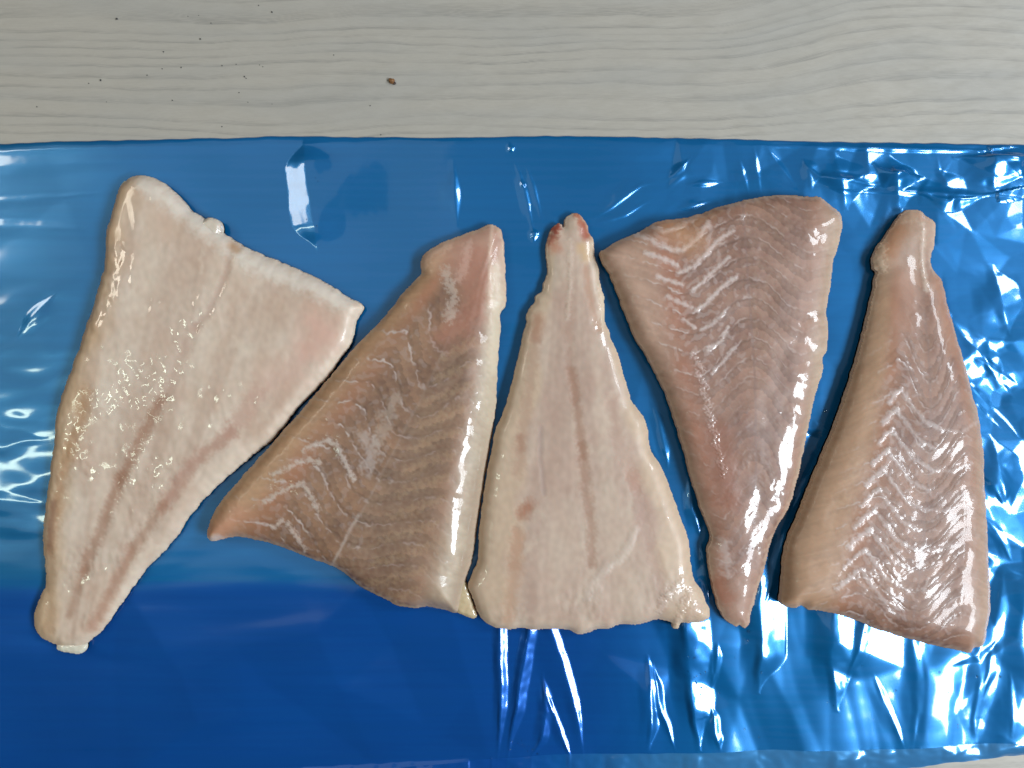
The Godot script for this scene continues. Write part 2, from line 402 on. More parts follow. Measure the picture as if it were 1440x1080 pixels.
	for i in fw:
		for r in rows:
			var n := i * rows + r
			var a := hv[maxi(i - 1, 0) * rows + r]; var b := hv[mini(i + 1, fw - 1) * rows + r]
			var c := hv[i * rows + maxi(r - 1, 0)]; var d := hv[i * rows + mini(r + 1, rows - 1)]
			hn[n] = (d - c).cross(b - a).normalized()
			if i < fw - 1 and r < rows - 1:
				hi.append_array([n, n + rows, n + rows + 1, n, n + rows + 1, n + 1])
	var hm := StandardMaterial3D.new(); hm.resource_name = "single_film"
	hm.transparency = BaseMaterial3D.TRANSPARENCY_ALPHA; hm.vertex_color_use_as_albedo = true; hm.albedo_color = Color(1, 1, 1, 1)
	hm.roughness = 0.28; hm.metallic = 0.25; hm.metallic_specular = 0.3; hm.clearcoat_enabled = true; hm.clearcoat = 1.0; hm.clearcoat_roughness = 0.06
	put("sealed_hem", arr(hv, hn, hc, hi), hm, root)

# ---------------------------------------------------------------- the fillets
# One fillet at work: a grid over its outline, with height in mm and a linear colour per vertex.
var gx0 := 0.0
var gy0 := 0.0
var gw := 0
var gh := 0
var inside := PackedByteArray()
var near := PackedInt32Array()
var rim := PackedVector2Array()
var dist := PackedFloat32Array()
var hgt := PackedFloat32Array()
var brim := PackedFloat32Array()
var soak := PackedFloat32Array()   # how wet the flesh is, 0 to 1
var col := PackedColorArray()
var scratch := PackedFloat32Array()

func smooth_outline(pts: PackedVector2Array, rough: float) -> PackedVector2Array:
	var out := PackedVector2Array()
	var n := pts.size()
	for i in n:
		var a := pts[(i - 1 + n) % n]; var b := pts[i]; var c := pts[(i + 1) % n]; var d := pts[(i + 2) % n]
		var steps := maxi(2, int(b.distance_to(c) / 0.45))
		for k in steps:
			var p := b.cubic_interpolate(c, a, d, float(k) / steps)
			var t := (c - b).normalized(); var nr := Vector2(-t.y, t.x)
			p += nr * rough * (nz.get_noise_2d(p.x * 0.05, p.y * 0.05) * 1.3 + nz.get_noise_2d(p.x * 0.16, p.y * 0.16) * 0.8)
			out.append(p)
	return out

func begin(pts: PackedVector2Array, rough: float):
	# the outline was read at the fillet's shoulder, a few millimetres above the film
	var lowered := PackedVector2Array()
	for p in pts: lowered.append(Vector2(720, 540) + (p - Vector2(720, 540)) * (1.0 - 0.0030 / CAM_H))
	rim = smooth_outline(lowered, rough)
	var lo := rim[0]; var hi := rim[0]
	for p in rim: lo = lo.min(p); hi = hi.max(p)
	gx0 = lo.x - 4.0 * CELL; gy0 = lo.y - 4.0 * CELL
	gw = int((hi.x - gx0) / CELL) + 5; gh = int((hi.y - gy0) / CELL) + 5
	var n := gw * gh
	inside.resize(n); inside.fill(0); near.resize(n); near.fill(-1); dist.resize(n); dist.fill(99999.0)
	hgt.resize(n); hgt.fill(0.0); brim.resize(n); brim.fill(0.0); soak.resize(n); soak.fill(0.7); col.resize(n); scratch.resize(n); scratch.fill(0.0)
	# inside: crossings of every row
	var rows := []
	for j in gh: rows.append([])
	var rn := rim.size()
	for k in rn:
		var a := rim[k]; var b := rim[(k + 1) % rn]
		var ya := (a.y - gy0) / CELL; var yb := (b.y - gy0) / CELL
		var j0 := ceili(minf(ya, yb)); var j1 := ceili(maxf(ya, yb))
		for j in range(j0, j1):
			rows[j].append(((a.x + (b.x - a.x) * (j - ya) / (yb - ya)) - gx0) / CELL)
	for j in gh:
		var r: Array = rows[j]
		r.sort()
		for k in range(0, r.size() - 1, 2):
			for i in range(ceili(r[k]), floori(r[k + 1]) + 1): inside[j * gw + i] = 1
	# nearest point of the outline: seeded round it, then spread in two sweeps
	for k in rn:
		var p := rim[k]
		var ci := int((p.x - gx0) / CELL); var cj := int((p.y - gy0) / CELL)
		for dj in range(-1, 3):
			for di in range(-1, 3):
				var m := (cj + dj) * gw + ci + di
				var d := p.distance_to(Vector2(gx0 + (ci + di) * CELL, gy0 + (cj + dj) * CELL))
				if d < dist[m]: dist[m] = d; near[m] = k
	var fwd := [-1, -gw, -gw - 1, -gw + 1]
	for sweep in 2:
		var order := range(gw + 1, n - gw - 1) if sweep == 0 else range(n - gw - 2, gw, -1)
		var sg := 1 if sweep == 0 else -1
		for m in order:
			if inside[m] == 0: continue
			var p := Vector2(gx0 + (m % gw) * CELL, gy0 + (m / gw) * CELL)
			for o in fwd:
				var q: int = near[m + o * sg]
				if q >= 0 and q != near[m]:
					var d := p.distance_to(rim[q])
					if d < dist[m]: dist[m] = d; near[m] = q
	var area2 := 0.0
	for k in rn: area2 += rim[k].cross(rim[(k + 1) % rn])
	turn = 1.0 if area2 > 0.0 else -1.0
	even(4)

func even(passes: int):
	for z in passes:
		var src := dist.duplicate()
		for m in range(gw + 1, gw * gh - gw - 1):
			if inside[m] == 0: continue
			var t := src[m] * 2.0; var w := 2.0
			for o in [1, -1, gw, -gw, gw + 1, gw - 1, -gw + 1, -gw - 1]:
				if inside[m + o] == 1: t += src[m + o]; w += 1.0
			dist[m] = t / w

func inward_at(k: int) -> Vector2:
	var rn := rim.size()
	var t := (rim[(k + 8) % rn] - rim[(k - 8 + rn) % rn]).normalized()
	return Vector2(-t.y, t.x) * turn

var turn := 1.0

func at_x(m: int) -> float: return gx0 + (m % gw) * CELL
func at_y(m: int) -> float: return gy0 + (m / gw) * CELL

func stroke(pts: PackedVector2Array, width: float, c: Color, alpha: float, height := 0.0, ragged := 0.5, scale := 0.12):
	# a mark of the flesh along a line: its colour and how far it stands proud, in mm
	var touched := PackedInt32Array()
	if height <= 0.0: ragged *= 0.4; scale *= 0.5; width *= 1.5; alpha *= 1.3
	var reach := width * 1.5 + 1.0
	for k in maxi(1, pts.size() - 1):
		var a := pts[k]; var b := pts[mini(k + 1, pts.size() - 1)]
		var i0 := maxi(0, int((minf(a.x, b.x) - reach - gx0) / CELL)); var i1 := mini(gw - 1, int((maxf(a.x, b.x) + reach - gx0) / CELL))
		var j0 := maxi(0, int((minf(a.y, b.y) - reach - gy0) / CELL)); var j1 := mini(gh - 1, int((maxf(a.y, b.y) + reach - gy0) / CELL))
		for j in range(j0, j1 + 1):
			for i in range(i0, i1 + 1):
				var m := j * gw + i
				if inside[m] == 0: continue
				var p := Vector2(gx0 + i * CELL, gy0 + j * CELL)
				var d := p.distance_to(Geometry2D.get_closest_point_to_segment(p, a, b))
				if d < reach:
					var v := 1.0 - d / reach
					if scratch[m] == 0.0: touched.append(m)
					if v > scratch[m]: scratch[m] = v
	for m in touched:
		var v := scratch[m]
		scratch[m] = 0.0
		var x := at_x(m); var y := at_y(m)
		v += ragged * (0.6 * nz.get_noise_2d(x * scale, y * scale) + 0.4 * nz.get_noise_2d(x * scale * 2.7, y * scale * 2.7))
		v = smoothstep(0.0, 1.0, v)
		col[m] = col[m].lerp(c, alpha * v)
		hgt[m] += height * v

func edge_profile(d: float, steep: float, broad: float, share: float) -> float:
	var a := clampf(d / steep, 0.0, 1.0); var b := clampf(d / broad, 0.0, 1.0)
	return share * sqrt(1.0 - (1.0 - a) * (1.0 - a)) + (1.0 - share) * sqrt(1.0 - (1.0 - b) * (1.0 - b))

func finish(called: String, mat: Material, parent: Node) -> MeshInstance3D:
	var id := PackedInt32Array(); id.resize(gw * gh); id.fill(-1)
	var vs := PackedVector3Array(); var ns := PackedVector3Array(); var cs := PackedColorArray(); var us := PackedVector2Array(); var ix := PackedInt32Array()
	for m in gw * gh:
		var use := inside[m] == 1
		var snapped_to := false
		if not use:
			var i := m % gw
			if m < gw + 1 or m > gw * gh - gw - 2 or i == 0 or i == gw - 1: continue
			for o in [-1, 1, -gw, gw, -gw - 1, -gw + 1, gw - 1, gw + 1]:
				if inside[m + o] == 1: snapped_to = true; break
			if not snapped_to: continue
		var p := Vector2(at_x(m), at_y(m))
		id[m] = vs.size()
		var q := [hgt[m + 1], hgt[m - 1], hgt[m + gw], hgt[m - gw]]
		var src := m
		if snapped_to and near[m] >= 0:
			p = rim[near[m]]
			var inward := Vector2.ZERO
			for o in [-gw - 1, -gw + 1, gw - 1, gw + 1, -1, 1, -gw, gw]:
				if inside[m + o] == 1: inward += Vector2(at_x(m + o), at_y(m + o)) - Vector2(at_x(m), at_y(m)); src = m + o
			col[m] = col[src]
			inward = inward_at(near[m])
			vs.append(plan(p, brim[src] * 0.001))
			ns.append(Vector3(-inward.x, 0.45, -inward.y).normalized())
		else:
			for z in 4:
				var o: int = [1, -1, gw, -gw][z]
				if inside[m + o] == 0: q[z] = brim[m]
			var hx: float = (q[0] - q[1]) * 0.001 / (2.0 * CELL * PX); var hy: float = (q[2] - q[3]) * 0.001 / (2.0 * CELL * PX)
			vs.append(plan(p, hgt[m] * 0.001))
			ns.append(Vector3(-hx, 1.0, -hy).normalized())
		cs.append(col[m]); us.append(Vector2(0.02 + 0.96 * clampf(soak[src], 0.0, 1.0), 0.5))
	for j in gh - 1:
		for i in gw - 1:
			var a := j * gw + i
			var p := id[a]; var q := id[a + 1]; var r := id[a + gw + 1]; var s := id[a + gw]
			if inside[a] + inside[a + 1] + inside[a + gw] + inside[a + gw + 1] == 0: continue
			if p >= 0 and q >= 0 and r >= 0: ix.append(p); ix.append(q); ix.append(r)
			if p >= 0 and r >= 0 and s >= 0: ix.append(p); ix.append(r); ix.append(s)
	# below the brim the side curls back in to the film
	var rn := rim.size()
	var first := -1; var last := -1
	for kk in range(0, rn + 2, 2):
		var k := kk % rn
		var nr := inward_at(k)
		var ci := int((rim[k].x - gx0) / CELL); var cj := int((rim[k].y - gy0) / CELL)
		var src := -1
		for o in [0, 1, gw, gw + 1, -1, -gw, 2, 2 * gw, gw - 1, -gw + 1]:
			if inside[cj * gw + ci + o] == 1: src = cj * gw + ci + o; break
		if src < 0:
			last = -1
			continue
		var e := brim[src]
		var n0 := vs.size()
		for r in [[0.05, 1.0, 0.5], [0.0, 0.72, 0.0], [0.35, 0.4, -0.5], [1.0, 0.0, -0.6]]:
			var u: float = r[0] * minf(6.0, e * 1.1)
			var y: float = lerpf(-0.3, e, r[1])
			vs.append(plan(rim[k] + nr * u, y * 0.001)); ns.append(Vector3(-nr.x, r[2], -nr.y).normalized()); cs.append(col[src]); us.append(Vector2(0.1, 0.5))
		if last >= 0:
			for z in 3: ix.append_array([last + z, n0 + z, n0 + z + 1, last + z, n0 + z + 1, last + z + 1])
		last = n0
	return put(called, arr(vs, ns, cs, ix, us), mat, parent)

func wet(called: String, rough: float, coat: float) -> StandardMaterial3D:
	var m := StandardMaterial3D.new(); m.resource_name = called
	m.vertex_color_use_as_albedo = true; m.roughness = rough; m.metallic_specular = 0.45
	m.clearcoat_enabled = true; m.clearcoat = coat; m.clearcoat_roughness = 0.07
	m.subsurf_scatter_enabled = true; m.subsurf_scatter_strength = 0.12
	# dry to wet along u
	var g := Gradient.new(); g.set_color(0, Color.BLACK); g.set_color(1, Color.WHITE)
	var tex := GradientTexture2D.new(); tex.gradient = g; tex.width = 256; tex.height = 4
	m.clearcoat_texture = tex; m.texture_repeat = false
	return m

func thing(called: String, label: String) -> Node3D:
	var o := Node3D.new(); o.name = numbered(called); add_child(o)
	tag(o, label, "fish fillet", "raw fish fillets on the blue bag")
	return o

# ---- the pale ones, inner side up
func pale(base: Color, mottle: Color, flank_l: Color, rim_c: Color, thick: float, steep: float, broad: float, bumps: float, apex: Vector2, glaze: Callable):
	for m in gw * gh:
		if inside[m] == 0: continue
		var x := at_x(m); var y := at_y(m); var d := dist[m]
		var a := nf.get_noise_2d(x * 0.011, y * 0.008); var b := nf.get_noise_2d(x * 0.035 + 40.0, y * 0.022)
		var c := base.lerp(mottle, clampf(0.35 + 0.75 * a + 0.35 * b, 0.0, 1.0))
		# broad soft bands along the fillet
		var ang := atan2(x - apex.x, absf(y - apex.y)) * 13.0
		var bandn := nz.get_noise_2d(ang, y * 0.0022) + 0.35 * nz.get_noise_2d(ang * 3.0, y * 0.004 + 8.0)
		c = c.lerp(mottle * 0.88, clampf(bandn * 0.8, 0.0, 0.5))
		c = c.lerp(rim_c, clampf(-bandn * 0.4, 0.0, 0.3))
		c = c.lerp(rim_c, 0.4 * smoothstep(0.35, 0.6, nf.get_noise_2d(x * 0.02 + 15.0, y * 0.013)))
		c = c.lerp(rim_c, 0.55 * (1.0 - smoothstep(3.0, 26.0, d + 8.0 * b)))
		var g: Vector3 = glaze.call(x, y, d)   # x: share of the warm flank, y: thickness factor, z: bump factor
		c = c.lerp(flank_l, clampf(g.x, 0.0, 1.0))
		var k := 1.0 + 0.06 * nz.get_noise_2d(x * 0.09, y * 0.07)
		col[m] = Color(c.r * k, c.g * k, c.b * k)
		brim[m] = 0.36 * thick * g.y
		var h := brim[m] + (thick * g.y - brim[m]) * edge_profile(d, steep, broad, 0.62)
		var inn := smoothstep(0.0, 14.0, d)
		var clump := smoothstep(0.05, 0.45, nz.get_noise_2d(x * 0.013 + 55.0, y * 0.010))
		h += inn * g.z * bumps * (0.42 * nz.get_noise_2d(x * 0.013, y * 0.009) + 0.13 * nz.get_noise_2d(x * 0.042 + 9.0, y * 0.026) + (0.3 + 0.9 * clump) * (0.10 * nz.get_noise_2d(x * 0.085, y * 0.055) + 0.010 * nz.get_noise_2d(x * 0.22, y * 0.16)))
		soak[m] = clampf(0.22 + 0.8 * clump + 0.55 * nz.get_noise_2d(x * 0.03, y * 0.022) + 0.35 * g.z - 0.25, 0.0, 1.0) * smoothstep(2.0, 18.0, d)
		hgt[m] = h

# ---- the dark ones, flaked side up
func table_of(pts: PackedVector2Array, tail: Vector2, dir: Vector2, nr: Vector2, most: float) -> PackedFloat32Array:
	var so := []
	for p in pts: so.append(Vector2((p - tail).dot(dir), (p - tail).dot(nr)))
	so.sort_custom(func(a, b): return a.x < b.x)
	var out := PackedFloat32Array()
	var cv := PackedVector2Array(so)
	for k in 129: out.append(curve_y(cv, k / 128.0 * most))
	for z in 3:
		var src := out.duplicate()
		for k in 129:
			var t := 0.0
			for o in range(-5, 6): t += src[clampi(k + o, 0, 128)]
			out[k] = t / 11.0
	return out

func flaked(tail: Vector2, dir: Vector2, most: float, L: PackedVector2Array, M: PackedVector2Array, R: PackedVector2Array, look: Dictionary):
	var nr := Vector2(-dir.y, dir.x)
	if nr.x < 0.0: nr = -nr
	var tl := table_of(L, tail, dir, nr, most); var tm := table_of(M, tail, dir, nr, most); var tr := table_of(R, tail, dir, nr, most)
	var period: float = look.period; var swing: float = look.swing
	var dark: Color = look.dark; var dark2: Color = look.dark2; var fl: Color = look.left; var fr: Color = look.right; var pale_c: Color = look.streak; var red: Color = look.red
	for m in gw * gh:
		if inside[m] == 0: continue
		var x := at_x(m); var y := at_y(m); var d := dist[m]
		var rel := Vector2(x, y) - tail
		var s := rel.dot(dir); var off := rel.dot(nr)
		var kf := clampf(s / most * 128.0, 0.0, 127.999)
		var k := int(kf); var kq := kf - k
		var mid := lerpf(tm[k], tm[k + 1], kq)
		var v := (off - mid) / maxf(6.0, (mid - lerpf(tl[k], tl[k + 1], kq)) if off < mid else (lerpf(tr[k], tr[k + 1], kq) - mid))
		var sn := clampf(s / most, 0.0, 1.0)
		var av := absf(v)
		var big := nf.get_noise_2d(x * 0.012, y * 0.012); var fine := nz.get_noise_2d(x * 0.11, y * 0.11); var fine2 := nz.get_noise_2d(x * 0.27, y * 0.27)
		var wv := (0.5 - 0.5 * cos(PI * av)) if av < 1.0 else 1.0 - minf(av - 1.0, 1.6) * 0.62
		var shrink := 0.55 + 0.45 * smoothstep(0.0, 0.5, sn)
		var ph := s / (period * shrink) + swing * wv * shrink + 0.22 * big + 0.06 * fine
		var f := ph - floorf(ph)
		var body := 1.0 - smoothstep(0.80, 1.62, av + 0.16 * big + 0.05 * fine)
		# striped flank: fibres run with the flakes
		var fib := nz.get_noise_2d(ph * 2.6, off * 0.012) ; var fib2 := nz.get_noise_2d(ph * 7.0 + 30.0, off * 0.02)
		var c := (fl if v < 0.0 else fr)
		c = c.lerp(c * 0.76, clampf(0.35 + 0.5 * fib + 0.25 * fib2, 0.0, 1.0) * 0.8)
		var inner := dark.lerp(dark2, clampf(0.5 + 0.9 * big + 0.2 * fine, 0.0, 1.0))
		# each flake shades from one seam to the next
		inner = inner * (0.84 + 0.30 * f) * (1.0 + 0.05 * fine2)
		inner.a = 1.0
		c = c.lerp(inner, body * (0.92 + 0.08 * fine))
		c = c.lerp(look.rim * 0.6, look.shade_right * smoothstep(0.95, 1.1, v) * (1.0 - smoothstep(9.0, 24.0, d + 4.0 * big)) * smoothstep(0.35, 0.6, sn))  # shade of the next fillet painted as a darker right edge
		# red-brown band where dark muscle meets the flank
		var band := exp(-pow((v + 1.12) / 0.2, 2.0)) + 0.5 * exp(-pow((v - 1.05) / 0.16, 2.0))
		c = c.lerp(red, clampf(band * (0.42 + 0.5 * big), 0.0, 0.6) * look.redness)
		# seams between flakes
		var seam := 1.0 - smoothstep(0.0, 0.075, absf(f - 0.5) - 0.012 * fine2)
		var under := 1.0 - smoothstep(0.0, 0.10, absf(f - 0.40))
		var left_peak := exp(-pow((v + 0.98) / 0.42, 2.0)); var right_peak := exp(-pow((v - 0.75) / 0.4, 2.0))
		var show: float = look.show.call(x, y, v)
		var brk := smoothstep(-0.25, 0.35, nz.get_noise_2d(x * 0.045 + 70.0, y * 0.045) + 0.35 * fine)
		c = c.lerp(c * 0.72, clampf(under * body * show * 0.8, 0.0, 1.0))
		c = c.lerp(pale_c, clampf(seam * show * brk * (0.62 * left_peak + 0.30 * right_peak + 0.40 * body + 0.30 * exp(-pow((v + 1.5) / 0.35, 2.0))), 0.0, 0.7))
		# torn skin left along the ridge
		var torn: float = smoothstep(0.10, 0.42, nz.get_noise_2d(x * 0.075, y * 0.075) + 0.45 * fine - 0.35 * absf(v + 0.95)) * look.torn * show * (1.0 - smoothstep(1.15, 1.5, av))
		c = c.lerp(pale_c, torn * 0.6)
		# thin line down the middle
		c = c.lerp(look.mid, (1.0 - smoothstep(0.8, 2.6, absf(off - mid + 1.5 * big))) * look.midline * smoothstep(0.1, 0.3, sn))
		c = c.lerp(look.tip, (1.0 - smoothstep(0.05, 0.22, sn + 0.03 * big)) * 0.65)
		c = c.lerp(look.rim, 0.5 * (1.0 - smoothstep(1.0, 9.0, d + 3.0 * fine)))
		var gain := 1.0 + 0.03 * fine
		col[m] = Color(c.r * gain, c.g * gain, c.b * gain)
		var thick: float = look.thick * lerpf(look.tail_thick, 1.0, smoothstep(0.0, 0.55, sn))
		brim[m] = 0.36 * thick * lerpf(1.0, look.low_right, smoothstep(0.6, 1.3, v) * smoothstep(0.1, 0.5, sn))
		var h := brim[m] + (thick - brim[m]) * edge_profile(d, lerpf(look.steep, look.steep_right, smoothstep(0.0, 0.8, v)), look.broad, lerpf(look.share, look.share_right, smoothstep(-0.3, 0.3, v)))
		var inn := smoothstep(0.0, 16.0, d)
		h += inn * (0.32 * nz.get_noise_2d(x * 0.015, y * 0.015) + look.bumps * (0.17 * nz.get_noise_2d(x * 0.035, y * 0.035) + (0.2 + 0.8 * smoothstep(0.0, 0.4, nz.get_noise_2d(x * 0.016 + 33.0, y * 0.016))) * (0.05 * fine + 0.016 * fine2)))
		h += inn * body * show * (0.10 * sin(PI * f) - 0.06 * under + 0.07 * seam * brk * left_peak)
		h += smoothstep(0.0, 40.0, d) * look.ridge * minf(wv, 1.0) * (1.0 if av < 1.0 else 1.0)
		h += inn * torn * 0.12 + inn * smoothstep(0.7, 1.0, v) * look.bumps * (0.22 * nz.get_noise_2d(x * 0.03 + 12.0, y * 0.02) + 0.06 * nz.get_noise_2d(x * 0.08, y * 0.05))
		soak[m] = clampf(0.10 + look.wet * body * (0.75 + 0.5 * nz.get_noise_2d(x * 0.02 + 5.0, y * 0.02)) + look.wet_right.call(x, y, v), 0.0, 1.0) * smoothstep(2.0, 14.0, d)
		hgt[m] = h

func fillets():
	var pale_m := wet("pale_wet_flesh", 0.46, 1.0)
	var dark_m := wet("dark_wet_flesh", 0.46, 0.8)
	fillet_one(pale_m)
	fillet_two(dark_m)
	fillet_three(pale_m)
	fillet_four(dark_m)
	fillet_five(dark_m)

func fillet_one(mat):
	var t := thing("fish_fillet", "largest pale fillet, with three brown lines and its tail at the corner of the bag")
	begin(V([182.5, 256, 190, 251, 200.6, 248.5, 216.8, 250.7, 236.7, 261.5, 254.7, 277.8, 269, 294, 282, 303, 292, 309, 300, 315, 315, 327.6, 327, 335.6, 345, 346.4, 366.7, 357, 395.6, 368.8, 428, 382.5, 453, 395, 475, 407.8, 493, 418.6, 507.5, 427.6, 513, 432, 509, 439.6, 502, 454.7, 498.5, 472.8, 489.5, 490.8, 475.8, 510.7, 464, 527, 449.7, 543, 428, 565, 410, 585.7, 384.7, 617.6, 359.5, 637.5, 337.8, 655.6, 309, 680.8, 287, 702.5, 269, 724, 251, 751, 233, 773, 211, 794.6, 189.7, 821.7, 171.7, 847, 157, 868.6, 144.6, 885, 132, 897, 122, 905, 108, 910, 90, 910, 79.6, 906.6, 67, 901, 58, 895.7, 50.7, 883, 49, 868.6, 52.5, 850.6, 59.7, 834, 65, 820, 64.8, 792.8, 61.5, 764, 62.6, 742, 66, 713, 70.6, 684.5, 74, 655.6, 79.6, 623, 81.4, 598, 86.8, 569, 94, 550, 99.5, 534, 108.5, 509, 117.5, 487, 126.5, 458, 137.4, 425.8, 146.4, 397, 151.8, 375, 152.9, 353.6, 154.3, 328, 157.2, 317.5, 164.5, 294, 168.8, 276, 175.3, 261.5]), 0.8)
	var warm := lin(208, 172, 134)
	pale(lin(220, 199, 182), lin(202, 172, 152), warm, lin(226, 207, 188), 10.0, 20.0, 70.0, 1.0, Vector2(72, 1150), func(x, y, d):
		var left: float = x - lerpf(175.0, 62.0, clampf((y - 260.0) / 480.0, 0.0, 1.0))
		var warm_s: float = 0.75 * (1.0 - smoothstep(4.0, 55.0, left + 10.0 * nz.get_noise_2d(x * 0.03, y * 0.02)))
		return Vector3(warm_s, lerpf(1.08, 0.62, smoothstep(420.0, 880.0, y)), 1.1 - 0.5 * smoothstep(250.0, 420.0, x)))
	var ln := lin(166, 122, 98)
	stroke(V([335, 352, 331, 385, 322, 410, 304, 446, 286, 464]), 3.6, lin(184, 152, 136), 0.45, -0.35, 0.5)
	stroke(V([286, 464, 268, 500, 250, 545, 236, 570]), 6.0, lin(190, 155, 138), 0.35, -0.2, 0.7)
	stroke(V([238, 562, 222, 592, 208, 620, 195, 648, 182, 672]), 6.0, ln, 0.62, -0.25, 0.75)
	stroke(V([182, 672, 164, 714, 143, 764, 128, 798]), 5.5, ln, 0.5, -0.25, 0.75)
	stroke(V([128, 798, 118, 825, 108, 860]), 4.0, ln, 0.38, -0.15, 0.5)
	stroke(V([138, 550, 128, 590, 114, 625, 100, 670, 90, 715, 80, 772]), 6.5, lin(190, 148, 112), 0.55, -0.15, 0.7)
	stroke(V([88, 705, 82, 745, 79, 772]), 4.0, lin(150, 110, 92), 0.45, -0.1, 0.6)
	stroke(V([81, 775, 80, 830, 82, 880]), 5.0, lin(185, 152, 122), 0.5, -0.2, 0.5)
	stroke(V([372, 552, 352, 584, 335, 602]), 9.0, lin(198, 152, 136), 0.38, -0.1, 0.9)
	stroke(V([335, 604, 322, 618, 300, 632, 272, 660, 256, 686, 240, 707]), 7.0, lin(184, 142, 124), 0.6, -0.15, 0.8)
	stroke(V([240, 707, 226, 726, 211, 747, 196, 770]), 6.0, ln, 0.45, -0.15, 0.8)
	stroke(V([196, 770, 175, 808, 157, 842, 139, 876]), 5.5, lin(184, 142, 120), 0.6, -0.15, 0.6)
	stroke(V([452, 455, 462, 475, 440, 490]), 16.0, lin(222, 172, 156), 0.4, 0.0, 0.6, 0.05)
	stroke(V([420, 520, 395, 535]), 18.0, lin(218, 180, 164), 0.35, 0.0, 0.6, 0.05)
	stroke(V([236, 310, 250, 330]), 14.0, lin(206, 174, 152), 0.4, -0.3, 0.5, 0.05)
	stroke(V([215, 265, 260, 296, 310, 335, 360, 372, 430, 400, 490, 428]), 13.0, lin(230, 222, 212), 0.55, 0.3, 0.4, 0.05)
	stroke(V([336, 349, 342, 356]), 5.0, lin(190, 148, 112), 0.6, -0.3, 0.4)
	finish("flesh", mat, t)
	flap(t, "torn_flap", V([292, 311, 300, 307.5, 310, 311, 315.5, 317, 316, 328, 306, 338, 290, 330, 284, 318]), 8.6, lin(216, 200, 184), mat)
	flap(t, "torn_flap", V([80, 907, 92, 903, 110, 904, 122, 905, 121, 913.5, 112, 919.5, 97, 917.5, 83, 914]), 4.5, lin(226, 216, 198), mat)
	flap(t, "torn_flap", V([172, 262, 179, 255, 184, 257, 182, 268, 176, 276, 170, 274]), 6.0, lin(226, 219, 208), mat)

func flap(t: Node, called: String, pts: PackedVector2Array, high: float, c: Color, mat: Material):
	begin(pts, 0.3)
	for m in gw * gh:
		if inside[m] == 0: continue
		var x := at_x(m); var y := at_y(m)
		var k := 1.0 + 0.06 * nz.get_noise_2d(x * 0.12, y * 0.12)
		col[m] = Color(c.r * k, c.g * k, c.b * k)
		brim[m] = 0.5 * high
		hgt[m] = brim[m] + 0.5 * high * edge_profile(dist[m], 6.0, 12.0, 0.8) + 0.12 * nz.get_noise_2d(x * 0.1, y * 0.1)
	finish(called, mat, t)

